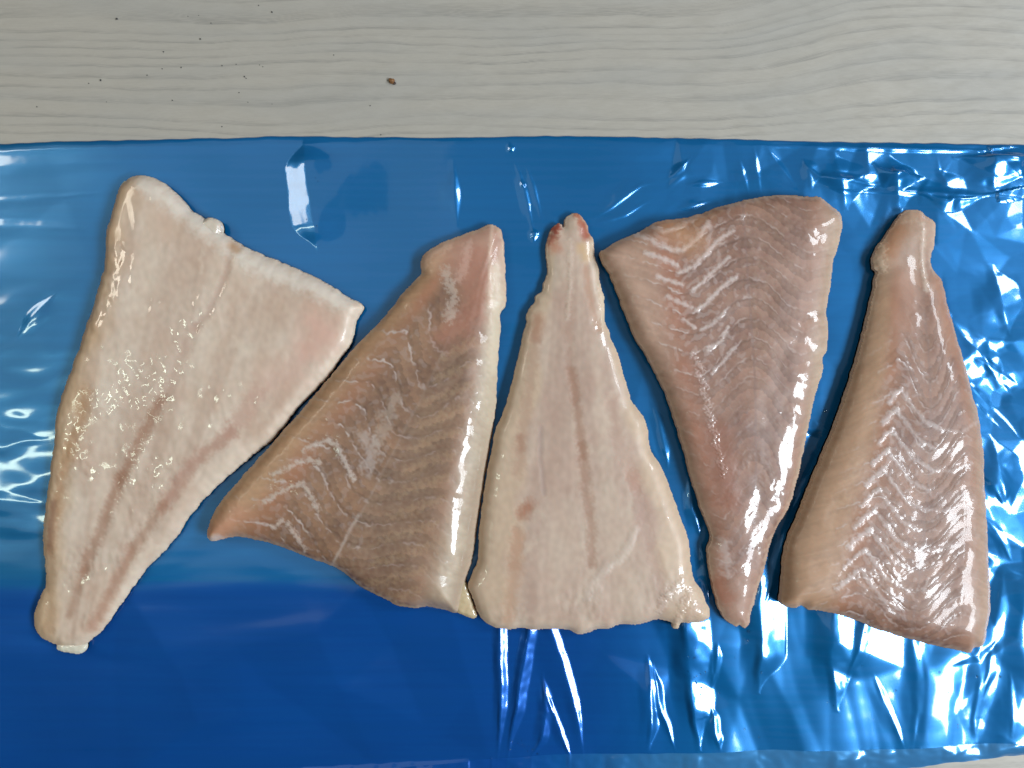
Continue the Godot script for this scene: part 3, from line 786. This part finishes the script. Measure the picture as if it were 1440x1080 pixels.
func fillet_two(mat):
	var t := thing("fish_fillet", "brown flaked fillet with a bare tan side, lying slanted against the big pale one")
	begin(V([690.5, 316, 703, 321.7, 708, 338, 709.7, 364, 711, 395, 712, 418, 709.7, 432.6, 704, 440.6, 704, 466, 701, 498, 699, 536, 696.5, 581, 687.5, 640, 678, 698, 670, 749, 664, 785, 656, 815, 650, 845, 646, 860, 638, 861, 618.7, 856, 602.7, 852.7, 583.5, 853.7, 564, 850.5, 552, 845, 540, 838, 523, 829, 508, 820, 491, 806, 471.7, 793.6, 446, 784, 423.8, 776, 401, 766.5, 385, 761.7, 366, 757, 344, 752.7, 321.5, 754.7, 305.6, 759, 299, 757, 296.6, 749, 299.8, 733, 308.8, 713.8, 324.7, 691.4, 340.7, 673.8, 346, 667, 366, 645, 385, 624, 407.8, 598, 439.7, 562, 471.7, 523.6, 490.9, 500, 510, 479, 535.6, 453, 551.6, 434, 567.5, 412, 586.7, 392.6, 593, 383.7, 591.8, 375, 596, 359, 609, 349.5, 623.5, 341, 647, 332, 673, 322]), 0.6)
	var tail := Vector2(693, 322); var dir := Vector2(-0.428, 0.904)
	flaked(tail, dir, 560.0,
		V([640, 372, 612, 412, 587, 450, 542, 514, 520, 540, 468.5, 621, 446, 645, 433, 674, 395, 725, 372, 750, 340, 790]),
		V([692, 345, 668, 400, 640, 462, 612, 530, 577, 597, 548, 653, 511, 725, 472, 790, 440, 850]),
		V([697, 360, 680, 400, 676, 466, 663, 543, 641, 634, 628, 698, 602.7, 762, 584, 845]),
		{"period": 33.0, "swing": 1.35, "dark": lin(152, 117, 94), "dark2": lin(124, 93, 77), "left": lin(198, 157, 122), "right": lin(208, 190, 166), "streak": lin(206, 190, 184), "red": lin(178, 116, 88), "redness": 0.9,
		"mid": lin(176, 156, 144), "midline": 0.2, "tip": lin(206, 162, 144), "rim": lin(212, 184, 160), "torn": 0.28, "ridge": 0.4, "low_right": 0.08, "shade_right": 0.75, "wet": 0.5, "wet_right": func(x, y, v): return smoothstep(0.75, 1.1, v) * smoothstep(540.0, 600.0, y) * smoothstep(-0.3, 0.2, nz.get_noise_2d(x * 0.03, y * 0.018)), "thick": 14.0, "tail_thick": 0.6, "steep": 26.0, "steep_right": 52.0, "broad": 90.0, "share": 0.62, "share_right": 0.75, "bumps": 0.8,
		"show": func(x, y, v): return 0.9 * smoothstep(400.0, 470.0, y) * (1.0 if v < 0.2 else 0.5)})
	stroke(V([668, 372, 674, 400, 668, 440, 640, 470]), 18.0, lin(176, 120, 100), 0.5, 0.0, 0.7, 0.05)
	stroke(V([628, 385, 640, 420, 634, 450]), 7.0, lin(204, 186, 172), 0.5, 0.1, 0.9)
	stroke(V([660, 345, 656, 372, 648, 395]), 6.0, lin(214, 176, 160), 0.45, 0.1, 0.6)
	stroke(V([596, 378, 604, 362, 630, 348]), 7.0, lin(212, 176, 154), 0.6, 0.2, 0.5)
	stroke(V([692, 318, 690, 370, 690, 430]), 3.0, lin(222, 192, 172), 0.6, 0.15, 0.3)
	stroke(V([698, 380, 700, 430, 694, 520]), 8.0, lin(222, 204, 180), 0.65, 0.1, 0.4, 0.05)
	stroke(V([472, 790, 487, 765, 500, 738, 512, 718]), 1.6, lin(200, 184, 174), 0.45, 0.05, 0.4)
	stroke(V([395, 735, 410, 725, 420, 732, 430, 750, 438, 768]), 3.0, lin(206, 186, 174), 0.7, 0.15, 0.8)
	stroke(V([395, 663, 420, 652, 446, 642, 462, 646]), 3.0, lin(206, 188, 176), 0.7, 0.15, 0.8)
	stroke(V([440, 628, 468, 617, 482, 620, 492, 640, 505, 668]), 3.4, lin(206, 190, 180), 0.7, 0.15, 0.8)
	stroke(V([385, 700, 410, 684, 436, 674, 448, 690, 458, 710]), 3.0, lin(206, 188, 176), 0.65, 0.15, 0.8)
	stroke(V([520, 612, 530, 625, 528, 650]), 12.0, lin(196, 180, 172), 0.5, 0.1, 0.8, 0.06)
	stroke(V([560, 560, 548, 592, 540, 620]), 10.0, lin(190, 172, 158), 0.4, 0.1, 0.9, 0.06)
	for k in 12:
		var y := 470.0 + k * 31.0
		var cx := lerpf(650.0, 560.0, k / 11.0)
		stroke(V([cx - 28 - k * 2.0, y + 24, cx, y + 10, cx + 30, y + 2]), 6.0, lin(126, 98, 80), 0.22, -0.06, 1.4)
		stroke(V([cx - 22 - k * 2.0, y + 32, cx + 4, y + 19, cx + 30, y + 10]), 5.0, lin(190, 160, 124), 0.2, 0.05, 1.6)
	stroke(V([310, 745, 325, 738, 350, 715]), 12.0, lin(208, 150, 122), 0.45, 0.0, 0.5, 0.05)
	stroke(V([299, 752, 306, 754, 318, 750]), 4.0, lin(226, 206, 196), 0.6, 0.0, 0.4)
	stroke(V([520, 828, 545, 842, 575, 850]), 6.0, lin(176, 146, 112), 0.6, 0.1, 0.8)
	finish("flesh", mat, t)
	flap(t, "torn_flap", V([491, 801, 506, 812, 523, 826, 530, 834, 512, 829, 498, 818]), 3.2, lin(150, 128, 104), mat)

func fillet_three(mat):
	var t := thing("fish_fillet", "pale fillet in the middle with two red spots at its narrow tail")
	begin(V([771, 330, 774, 321.7, 784, 314.7, 789, 314.7, 792, 319, 794, 309, 800.6, 301.7, 809, 299.4, 818.6, 305, 825.6, 316, 828, 327, 835, 339.7, 836.7, 360.6, 841, 374, 843.6, 396.7, 849, 417.5, 850, 435.6, 850.6, 452, 856, 466, 861.7, 482.8, 868.6, 499, 875.6, 524, 882.5, 546.7, 889, 566, 898, 577, 909, 598, 911.7, 619, 915.8, 636, 922.8, 645.8, 934, 666.7, 942, 689, 950.6, 711, 957.5, 730.6, 964, 750, 968.6, 772, 971, 800, 975.6, 814, 985, 828, 990.8, 844, 996, 855.6, 995, 866.7, 984, 871.7, 967, 873.6, 956, 874, 952, 880.6, 945, 881, 942, 873.6, 925.6, 869, 906, 873.6, 893.6, 876, 870, 876, 853, 882, 836.7, 883, 825.6, 887.5, 811.7, 889, 797.8, 883, 775.6, 882, 750.6, 883, 731, 881, 714.4, 883, 698, 880.6, 684, 873.6, 674, 862.5, 666, 841.7, 661.7, 830.6, 658, 822, 661.7, 811, 670, 791.7, 672.8, 772, 674, 744, 677, 716.7, 681, 689, 685, 661, 691, 633, 696, 605.6, 707.5, 580, 716, 552, 722.8, 524, 729.7, 496.7, 734, 474, 739.4, 455, 739.4, 444, 745, 432.8, 750.6, 425.8, 753, 416, 761.7, 409, 764, 399, 768.6, 385.6, 768.6, 371.7, 766.7, 355, 768.6, 341]), 0.6)
	pale(lin(202, 178, 161), lin(188, 157, 141), lin(208, 182, 156), lin(212, 191, 172), 10.0, 22.0, 70.0, 0.75, Vector2(804, 60), func(x, y, d):
		var half: float = lerpf(26.0, 165.0, clampf((y - 330.0) / 540.0, 0.0, 1.0))
		var mid: float = lerpf(803.0, 826.0, clampf((y - 330.0) / 540.0, 0.0, 1.0))
		var w: float = absf(x - mid) / half
		return Vector3(0.75 * smoothstep(0.62, 0.82, w + 0.12 * nz.get_noise_2d(x * 0.02, y * 0.012)), lerpf(0.62, 1.05, smoothstep(330.0, 640.0, y)), 0.55 + 0.9 * smoothstep(780.0, 850.0, y)))
	var ln := lin(162, 122, 100)
	stroke(V([800, 420, 798, 470, 800, 520, 806, 560]), 5.0, lin(180, 146, 128), 0.4, -0.15, 0.8)
	stroke(V([801, 520, 806, 552, 812, 600, 815, 640]), 4.5, ln, 0.5, -0.15, 0.8)
	stroke(V([815, 622, 820, 668, 824, 705, 828, 730, 828, 785]), 5.0, ln, 0.48, -0.15, 0.85)
	stroke(V([756, 450, 752, 475]), 6.0, lin(176, 128, 104), 0.55, -0.1, 0.6)
	stroke(V([752, 480, 744, 540, 738, 580, 732, 622, 728, 660]), 6.0, lin(182, 146, 126), 0.42, -0.1, 0.9)
	stroke(V([731, 612, 732, 628]), 4.0, lin(168, 128, 106), 0.5, -0.1, 0.5)
	stroke(V([742, 706, 736, 716]), 7.0, lin(168, 112, 84), 0.6, -0.25, 0.7)
	stroke(V([728, 740, 723, 790]), 5.0, lin(180, 138, 116), 0.5, -0.1, 0.7)
	stroke(V([728, 745, 724, 800, 718, 830, 714, 862]), 7.0, lin(196, 158, 132), 0.5, -0.1, 0.9)
	stroke(V([760, 600, 759, 640, 764, 690]), 2.2, lin(172, 148, 138), 0.45, -0.15, 0.5)
	stroke(V([886, 668, 889, 682]), 7.0, lin(184, 140, 122), 0.55, -0.1, 0.8)
	stroke(V([890, 690, 902, 735, 914, 780, 922, 806]), 6.0, lin(184, 152, 138), 0.42, -0.1, 0.9)
	stroke(V([822, 380, 826, 410, 832, 440, 840, 462]), 4.0, lin(190, 150, 126), 0.55, -0.25, 0.4)
	stroke(V([856, 560, 866, 620, 878, 655]), 6.0, lin(190, 156, 138), 0.35, -0.1, 0.9)
	stroke(V([843, 404, 848, 430, 846, 460]), 5.0, lin(218, 196, 170), 0.6, 0.5, 0.3)
	stroke(V([800, 340, 800, 400, 796, 450]), 3.0, lin(216, 196, 178), 0.4, 0.2, 0.5)
	stroke(V([777, 326, 783, 320, 776, 340]), 6.5, lin(150, 70, 55), 0.95, 0.2, 0.45)
	stroke(V([773, 345, 780, 352]), 6.0, lin(196, 130, 104), 0.6, 0.0, 0.6)
	stroke(V([810, 304, 815, 312, 817, 322]), 5.0, lin(176, 98, 66), 0.85, 0.1, 0.5)
	stroke(V([819, 322, 823, 334]), 5.5, lin(168, 94, 70), 0.75, 0.0, 0.6)
	stroke(V([818, 352, 822, 362]), 6.0, lin(206, 168, 118), 0.5, 0.0, 0.6)
	# creases of loose membrane near the cut edge
	stroke(V([888, 738, 880, 760, 866, 780, 842, 796, 828, 815, 822, 832]), 5.5, lin(216, 202, 190), 0.3, 0.28, 0.25, 0.05)
	stroke(V([850, 786, 838, 810, 832, 836]), 7.0, lin(206, 190, 178), 0.2, 0.2, 0.3, 0.05)
	stroke(V([930, 826, 945, 818, 955, 808]), 5.0, lin(214, 198, 186), 0.25, 0.3, 0.5)
	stroke(V([922, 850, 926, 838, 934, 830]), 5.0, lin(214, 198, 186), 0.25, 0.3, 0.6)
	stroke(V([948, 865, 952, 845, 962, 830, 968, 820]), 5.0, lin(206, 180, 168), 0.25, 0.3, 0.7)
	stroke(V([960, 860, 975, 845]), 8.0, lin(190, 160, 148), 0.35, 0.2, 0.7)
	finish("flesh", mat, t)
	flap(t, "tucked_flap", V([650, 815, 656, 819, 659, 829, 665, 846, 671, 864, 665, 869, 652, 865, 641, 858, 640, 845, 645, 826]), 5.0, lin(206, 182, 146), mat)

func fillet_four(mat):
	var t := thing("fish_fillet", "pinkish brown flaked fillet with its tail pointing down between two fillets that point up")
	begin(V([842, 357, 850.6, 351.7, 870, 339, 886.7, 332.8, 903, 324, 920, 314, 936.7, 310.6, 959, 308.6, 981, 303, 1009, 293, 1034, 286, 1059, 280, 1086.7, 276.7, 1111.7, 276.7, 1125.6, 279, 1145, 279, 1156, 285, 1167, 294.7, 1177, 303, 1180, 315.6, 1178, 332, 1172.8, 354, 1167, 371, 1165, 387.8, 1163, 407, 1159.4, 426.7, 1157.5, 440.6, 1160, 454, 1159.4, 476.7, 1157.5, 496, 1153, 504, 1152, 526.7, 1145, 546, 1139.4, 568, 1132.8, 600, 1129, 622, 1122, 655.6, 1115, 686, 1105.6, 714, 1089, 744, 1080.6, 766.7, 1076, 789, 1071, 811, 1064, 828, 1059.7, 847, 1054, 866.7, 1054, 875, 1047, 882.8, 1040, 879, 1033, 880, 1019, 871, 1011, 858, 1004, 839, 998.6, 816.7, 994.4, 794, 993, 772, 997, 755.6, 995.8, 744, 986, 722, 977.8, 697, 969, 672, 962.5, 644, 955.6, 622, 950, 602.8, 942, 578, 935, 557, 922.8, 532, 911.7, 510, 900.6, 490.6, 889, 471, 878, 443, 867, 415.6, 856, 387.8, 846, 371]), 0.6)
	flaked(Vector2(1047, 884), Vector2(0, -1), 610.0,
		V([1012, 880, 1012, 800, 1010, 740, 986, 640, 960, 500, 951, 415, 938, 350, 928, 270]),
		V([1047, 880, 1050, 800, 1052, 740, 1052, 640, 1047, 500, 1040, 400, 1036, 330, 1034, 270]),
		V([1062, 880, 1078, 800, 1090, 740, 1105, 640, 1115, 500, 1125, 400, 1132, 330, 1138, 270]),
		{"period": 28.0, "swing": 1.75, "dark": lin(161, 124, 107), "dark2": lin(134, 100, 88), "left": lin(192, 157, 137), "right": lin(198, 174, 152), "streak": lin(214, 196, 190), "red": lin(184, 118, 92), "redness": 0.8,
		"mid": lin(136, 108, 100), "midline": 0.4, "tip": lin(186, 150, 132), "rim": lin(208, 180, 158), "torn": 0.4, "ridge": 0.3, "low_right": 1.0, "shade_right": 0.0, "wet": 0.85, "wet_right": func(x, y, v): return 0.15 * smoothstep(0.2, 0.6, v) * (1.0 - smoothstep(1.0, 1.4, v)) * smoothstep(-0.1, 0.3, nz.get_noise_2d(x * 0.03, y * 0.03)), "thick": 13.0, "tail_thick": 0.6, "steep": 24.0, "steep_right": 20.0, "broad": 95.0, "share": 0.62, "share_right": 0.35, "bumps": 0.75,
		"show": func(x, y, v): return (0.35 + 0.65 * (1.0 - smoothstep(480.0, 560.0, y))) * (1.0 if v < 0.0 else 0.35 * (1.0 - smoothstep(0.0, 0.8, v)) + 0.4)})
	var st := lin(222, 204, 198)
	stroke(V([890, 334, 915, 347, 930, 356, 948, 359, 962, 350, 975, 338, 988, 320]), 3.4, st, 0.70, 0.16, 0.5, 0.12)
	stroke(V([914, 325, 926, 333, 940, 329, 958, 318, 972, 309]), 3.0, st, 0.61, 0.16, 0.5, 0.12)
	stroke(V([902, 362, 920, 368, 942, 379]), 3.0, st, 0.70, 0.16, 0.5, 0.12)
	stroke(V([948, 388, 966, 380, 984, 362, 1000, 344, 1020, 332]), 2.6, st, 0.61, 0.16, 0.5, 0.12)
	stroke(V([916, 394, 935, 400, 951, 406]), 2.6, st, 0.70, 0.16, 0.5, 0.12)
	stroke(V([963, 414, 978, 402, 994, 385, 1014, 368]), 2.4, st, 0.61, 0.16, 0.5, 0.12)
	stroke(V([930, 421, 948, 430, 962, 436]), 2.6, st, 0.66, 0.16, 0.5, 0.12)
	stroke(V([970, 441, 984, 430, 1002, 410, 1024, 394]), 2.6, st, 0.66, 0.16, 0.5, 0.12)
	stroke(V([952, 452, 968, 464]), 2.0, st, 0.61, 0.16, 0.5, 0.12)
	stroke(V([976, 466, 992, 458, 1008, 442]), 2.0, st, 0.57, 0.16, 0.5, 0.12)
	stroke(V([986, 494, 1004, 480, 1013, 462]), 2.2, st, 0.61, 0.16, 0.5, 0.12)
	stroke(V([990, 526, 1006, 508, 1022, 490]), 2.0, st, 0.53, 0.16, 0.5, 0.12)
	for k in 7:
		stroke(V([964 + k * 6, 500 + k * 24, 972 + k * 6, 512 + k * 24, 978 + k * 5, 520 + k * 24]), 2.6, lin(206, 180, 172), 0.55, 0.2, 1.3, 0.2)
	stroke(V([975, 300, 940, 322, 960, 345]), 16.0, lin(202, 150, 108), 0.4, 0.0, 0.6, 0.05)
	stroke(V([1000, 610, 1010, 660, 1015, 700]), 14.0, lin(160, 108, 88), 0.5, 0.0, 0.7, 0.05)
	stroke(V([1010, 760, 1016, 800]), 8.0, lin(208, 190, 184), 0.45, 0.1, 0.7, 0.06)
	stroke(V([1006, 815, 1014, 835]), 8.0, lin(168, 112, 90), 0.5, 0.0, 0.7, 0.06)
	finish("flesh", mat, t)

func fillet_five(mat):
	var t := thing("fish_fillet", "brown flaked fillet with a blunt tail stub and white ridges down its tan side")
	begin(V([1277.8, 294.8, 1291, 297.8, 1300, 305, 1312, 314, 1313.4, 324.5, 1310.5, 348, 1307.5, 358.5, 1305.4, 369, 1310.5, 382, 1319.4, 392.6, 1323.8, 410, 1331, 440, 1338.6, 469.7, 1346, 496, 1353.4, 523, 1359.4, 552.7, 1366.8, 576.4, 1370.6, 602, 1374.9, 637, 1376.4, 684, 1379.6, 731.7, 1381.8, 779, 1384, 826, 1384, 857.6, 1379.6, 879.7, 1376.4, 900, 1370, 905, 1362, 906, 1357.5, 913.7, 1343, 911.8, 1321, 906, 1296, 901, 1274, 895, 1249, 887.5, 1223.7, 879.7, 1198.5, 868.7, 1176.5, 861.4, 1154.5, 856, 1132.4, 853.9, 1121.4, 848, 1113.5, 852, 1097.8, 848, 1091.5, 840, 1093, 829, 1096, 804, 1097.8, 779, 1104, 753.7, 1115, 728.5, 1126, 700, 1138.7, 668.7, 1151, 640, 1166, 603, 1181.5, 561.6, 1193.4, 526, 1205, 487.5, 1214, 452, 1223, 416, 1227.5, 392.6, 1229, 383.7, 1224.5, 377.8, 1224.5, 363, 1230.4, 348, 1240.8, 336, 1249.7, 321.5, 1258.6, 309.6, 1267.5, 299]), 0.6)
	flaked(Vector2(1278, 295), Vector2(0, 1), 620.0,
		V([1250, 300, 1250, 380, 1249, 450, 1240, 541, 1223, 647, 1203, 720, 1192, 790, 1172, 890, 1168, 920]),
		V([1280, 300, 1281, 398, 1285, 470, 1287, 547, 1284, 653, 1278, 731, 1266, 840, 1255, 915]),
		V([1304, 300, 1304, 380, 1322, 450, 1334, 550, 1340, 650, 1338, 720, 1336, 790, 1331, 920]),
		{"period": 27.0, "swing": 1.9, "dark": lin(160, 122, 104), "dark2": lin(132, 97, 84), "left": lin(188, 151, 123), "right": lin(188, 160, 140), "streak": lin(208, 192, 188), "red": lin(182, 116, 84), "redness": 0.7,
		"mid": lin(140, 116, 108), "midline": 0.35, "tip": lin(200, 172, 152), "rim": lin(206, 178, 156), "torn": 0.4, "ridge": 0.16, "low_right": 1.0, "shade_right": 0.0, "wet": 0.40, "wet_right": func(x, y, v): return 0.0, "thick": 14.0, "tail_thick": 0.62, "steep": 30.0, "steep_right": 40.0, "broad": 95.0, "share": 0.62, "share_right": 0.92, "bumps": 0.6,
		"show": func(x, y, v): return smoothstep(420.0, 520.0, y) * 0.85 * (1.0 if v < 0.9 else 0.5)})
	var st := lin(212, 196, 192)
	for k in 10:
		var f := k / 9.0
		var px := lerpf(1243.0, 1188.0, f); var py := 548.0 + 27.0 * k
		stroke(V([px - 12 - 16 * f, py + 16 + 10 * f, px - 4, py + 4, px + 3, py]), 3.4 + 1.0 * sin(k * 2.1), st, 0.7, 0.2, 0.5, 0.10)
		stroke(V([px + 3, py, px + 16, py + 18, px + 34, py + 42, px + 58, py + 54]), 2.6, st, 0.4, 0.1, 0.6, 0.08)
		if k % 2 == 0: stroke(V([px + 58, py + 54, px + 84, py + 56, px + 112, py + 44]), 2.2, st, 0.28, 0.06, 0.8, 0.08)
	stroke(V([1238, 355, 1246, 340, 1256, 325]), 9.0, lin(182, 130, 96), 0.55, 0.0, 0.7, 0.06)
	stroke(V([1262, 310, 1280, 304, 1300, 312]), 9.0, lin(206, 168, 142), 0.5, 0.2, 0.5, 0.06)
	stroke(V([1284, 320, 1284, 360, 1286, 410]), 4.0, lin(216, 196, 180), 0.5, 0.2, 0.4)
	stroke(V([1258, 400, 1262, 430, 1256, 460]), 12.0, lin(182, 138, 116), 0.5, 0.0, 0.6, 0.05)
	stroke(V([1312, 400, 1318, 440, 1322, 490]), 10.0, lin(178, 134, 110), 0.45, 0.0, 0.7, 0.05)
	stroke(V([1232, 348, 1227, 366, 1231, 382]), 5.0, lin(220, 196, 172), 0.5, 0.3, 0.6)
	finish("flesh", mat, t)

# ---------------------------------------------------------------- crumbs and drops
func blob(rx: float, ry: float, rz: float, seed_: int, lump: float) -> ArrayMesh:
	var sp := SphereMesh.new(); sp.radius = 1.0; sp.height = 2.0; sp.radial_segments = 14; sp.rings = 8
	var a := sp.get_mesh_arrays()
	var vs: PackedVector3Array = a[Mesh.ARRAY_VERTEX]
	for k in vs.size():
		var p := vs[k]
		var q := p * (1.0 + lump * nz.get_noise_3d(p.x * 0.9 + seed_ * 3.7, p.y * 0.9, p.z * 0.9))
		vs[k] = Vector3(q.x * rx, q.y * ry, q.z * rz)
	a[Mesh.ARRAY_VERTEX] = vs
	var m := ArrayMesh.new(); m.add_surface_from_arrays(Mesh.PRIMITIVE_TRIANGLES, a)
	var st := SurfaceTool.new(); st.create_from(m, 0); st.generate_normals()
	return st.commit()

func scraps():
	var black := StandardMaterial3D.new(); black.albedo_color = Color(0.22, 0.22, 0.22); black.roughness = 0.7
	var shapes := []
	for k in 4: shapes.append(blob(PX, PX * 0.6, PX, k + 1, 0.7))
	var at := [[162.5, 25, 2.4], [140, 111.5, 2.1], [123, 116, 1.2], [50, 149, 1.3], [148, 142, 0.9], [205.5, 104.5, 1.4], [226.5, 95.5, 1.2], [228.5, 71.5, 1.5], [253.5, 93.5, 1.5], [263, 21.5, 1.1], [278, 20, 0.9], [280.5, 53.5, 1.9], [295.5, 31, 1.2], [311, 91, 1.4], [331, 89, 1.1], [342.5, 106.5, 1.7], [345, 109, 1.2], [335, 129, 1.4], [364, 90, 1.0], [368.5, 92.5, 1.1], [362.5, 6, 1.3], [381.5, 15.5, 1.9], [241, 140, 1.4], [347.5, 142.5, 1.1], [381.5, 145, 0.9], [311, 177, 1.3], [468.5, 76, 1.2], [520, 147.5, 1.3], [535, 188.5, 1.3]]
	for k in at.size():
		var o := put(numbered("black_speck"), shapes[k % 4], black)
		o.position = plan(Vector2(at[k][0], at[k][1]), TABLE_Y + PX * 0.4 * at[k][2]); o.scale = Vector3.ONE * at[k][2] * 0.52; o.rotation.y = k * 1.3
		tag(o, "tiny black speck lying on the pale wood grain beyond the bag", "speck", "black specks scattered on the table")
	# the brown crumb
	var c := Node3D.new(); c.name = numbered("brown_crumb"); add_child(c)
	c.position = plan(Vector2(551, 113.5), TABLE_Y)
	tag(c, "small brown crumb lying alone on the pale table", "crumb")
	var bm := StandardMaterial3D.new(); bm.albedo_color = Color(0.46, 0.31, 0.17); bm.roughness = 0.6
	var b := put("husk", blob(PX * 4.6, PX * 2.4, PX * 3.4, 9, 0.5), bm, c); b.position.y = PX * 2.2; b.rotation.y = -0.5
	var dm := StandardMaterial3D.new(); dm.albedo_color = Color(0.20, 0.12, 0.08); dm.roughness = 0.6
	var d := put("dark_tip", blob(PX * 2.2, PX * 1.6, PX * 1.8, 12, 0.5), dm, c); d.position = Vector3(PX * 3.4, PX * 1.7, PX * 2.6)
	# drops of water on the film
	var wm := StandardMaterial3D.new(); wm.resource_name = "water"; wm.albedo_color = Color(1, 1, 1, 0.0); wm.roughness = 0.03; wm.refraction_enabled = true; wm.refraction_scale = 0.033
	var drop := blob(PX, PX * 0.55, PX, 3, 0.15)
	var rng := RandomNumberGenerator.new(); rng.seed = 7
	var spots := [[1052, 886, 2.0], [1051, 899, 1.9], [1372, 951, 2.0], [1405, 951, 1.8], [1319, 944, 1.4], [1213, 887, 1.3], [1145, 890, 1.2], [1150, 918, 1.2], [1352, 594, 1.6], [1160, 578, 2.2]]
	for k in 16: spots.append([rng.randf_range(965, 995), rng.randf_range(905, 980), rng.randf_range(0.7, 1.3)])
	for k in 7: spots.append([rng.randf_range(430, 452), rng.randf_range(246, 335), rng.randf_range(0.6, 1.0)])
	for k in 14: spots.append([rng.randf_range(715, 760), rng.randf_range(1030, 1062), rng.randf_range(0.6, 1.2)])
	for k in 24: spots.append([rng.randf_range(1000, 1435), rng.randf_range(915, 1040), rng.randf_range(0.6, 1.3)])
	for s in spots:
		var o := put(numbered("water_drop"), drop, wm)
		o.position = plan(Vector2(s[0], s[1]), film_at(s[0], s[1]) + PX * 0.15 * s[2]); o.scale = Vector3.ONE * s[2]; o.rotation.y = s[0]
		tag(o, "tiny clear water drop on the shiny blue film", "water drop", "water drops on the blue film")

func film_at(x: float, y: float) -> float:
	var i := clampi(int((x - fx0) / FILM_CELL), 0, fw - 1)
	var j := clampi(int((y - ftop[i]) / (fbot[i] - ftop[i]) * (fh - 1)), 0, fh - 1)
	return film_h[j * fw + i]
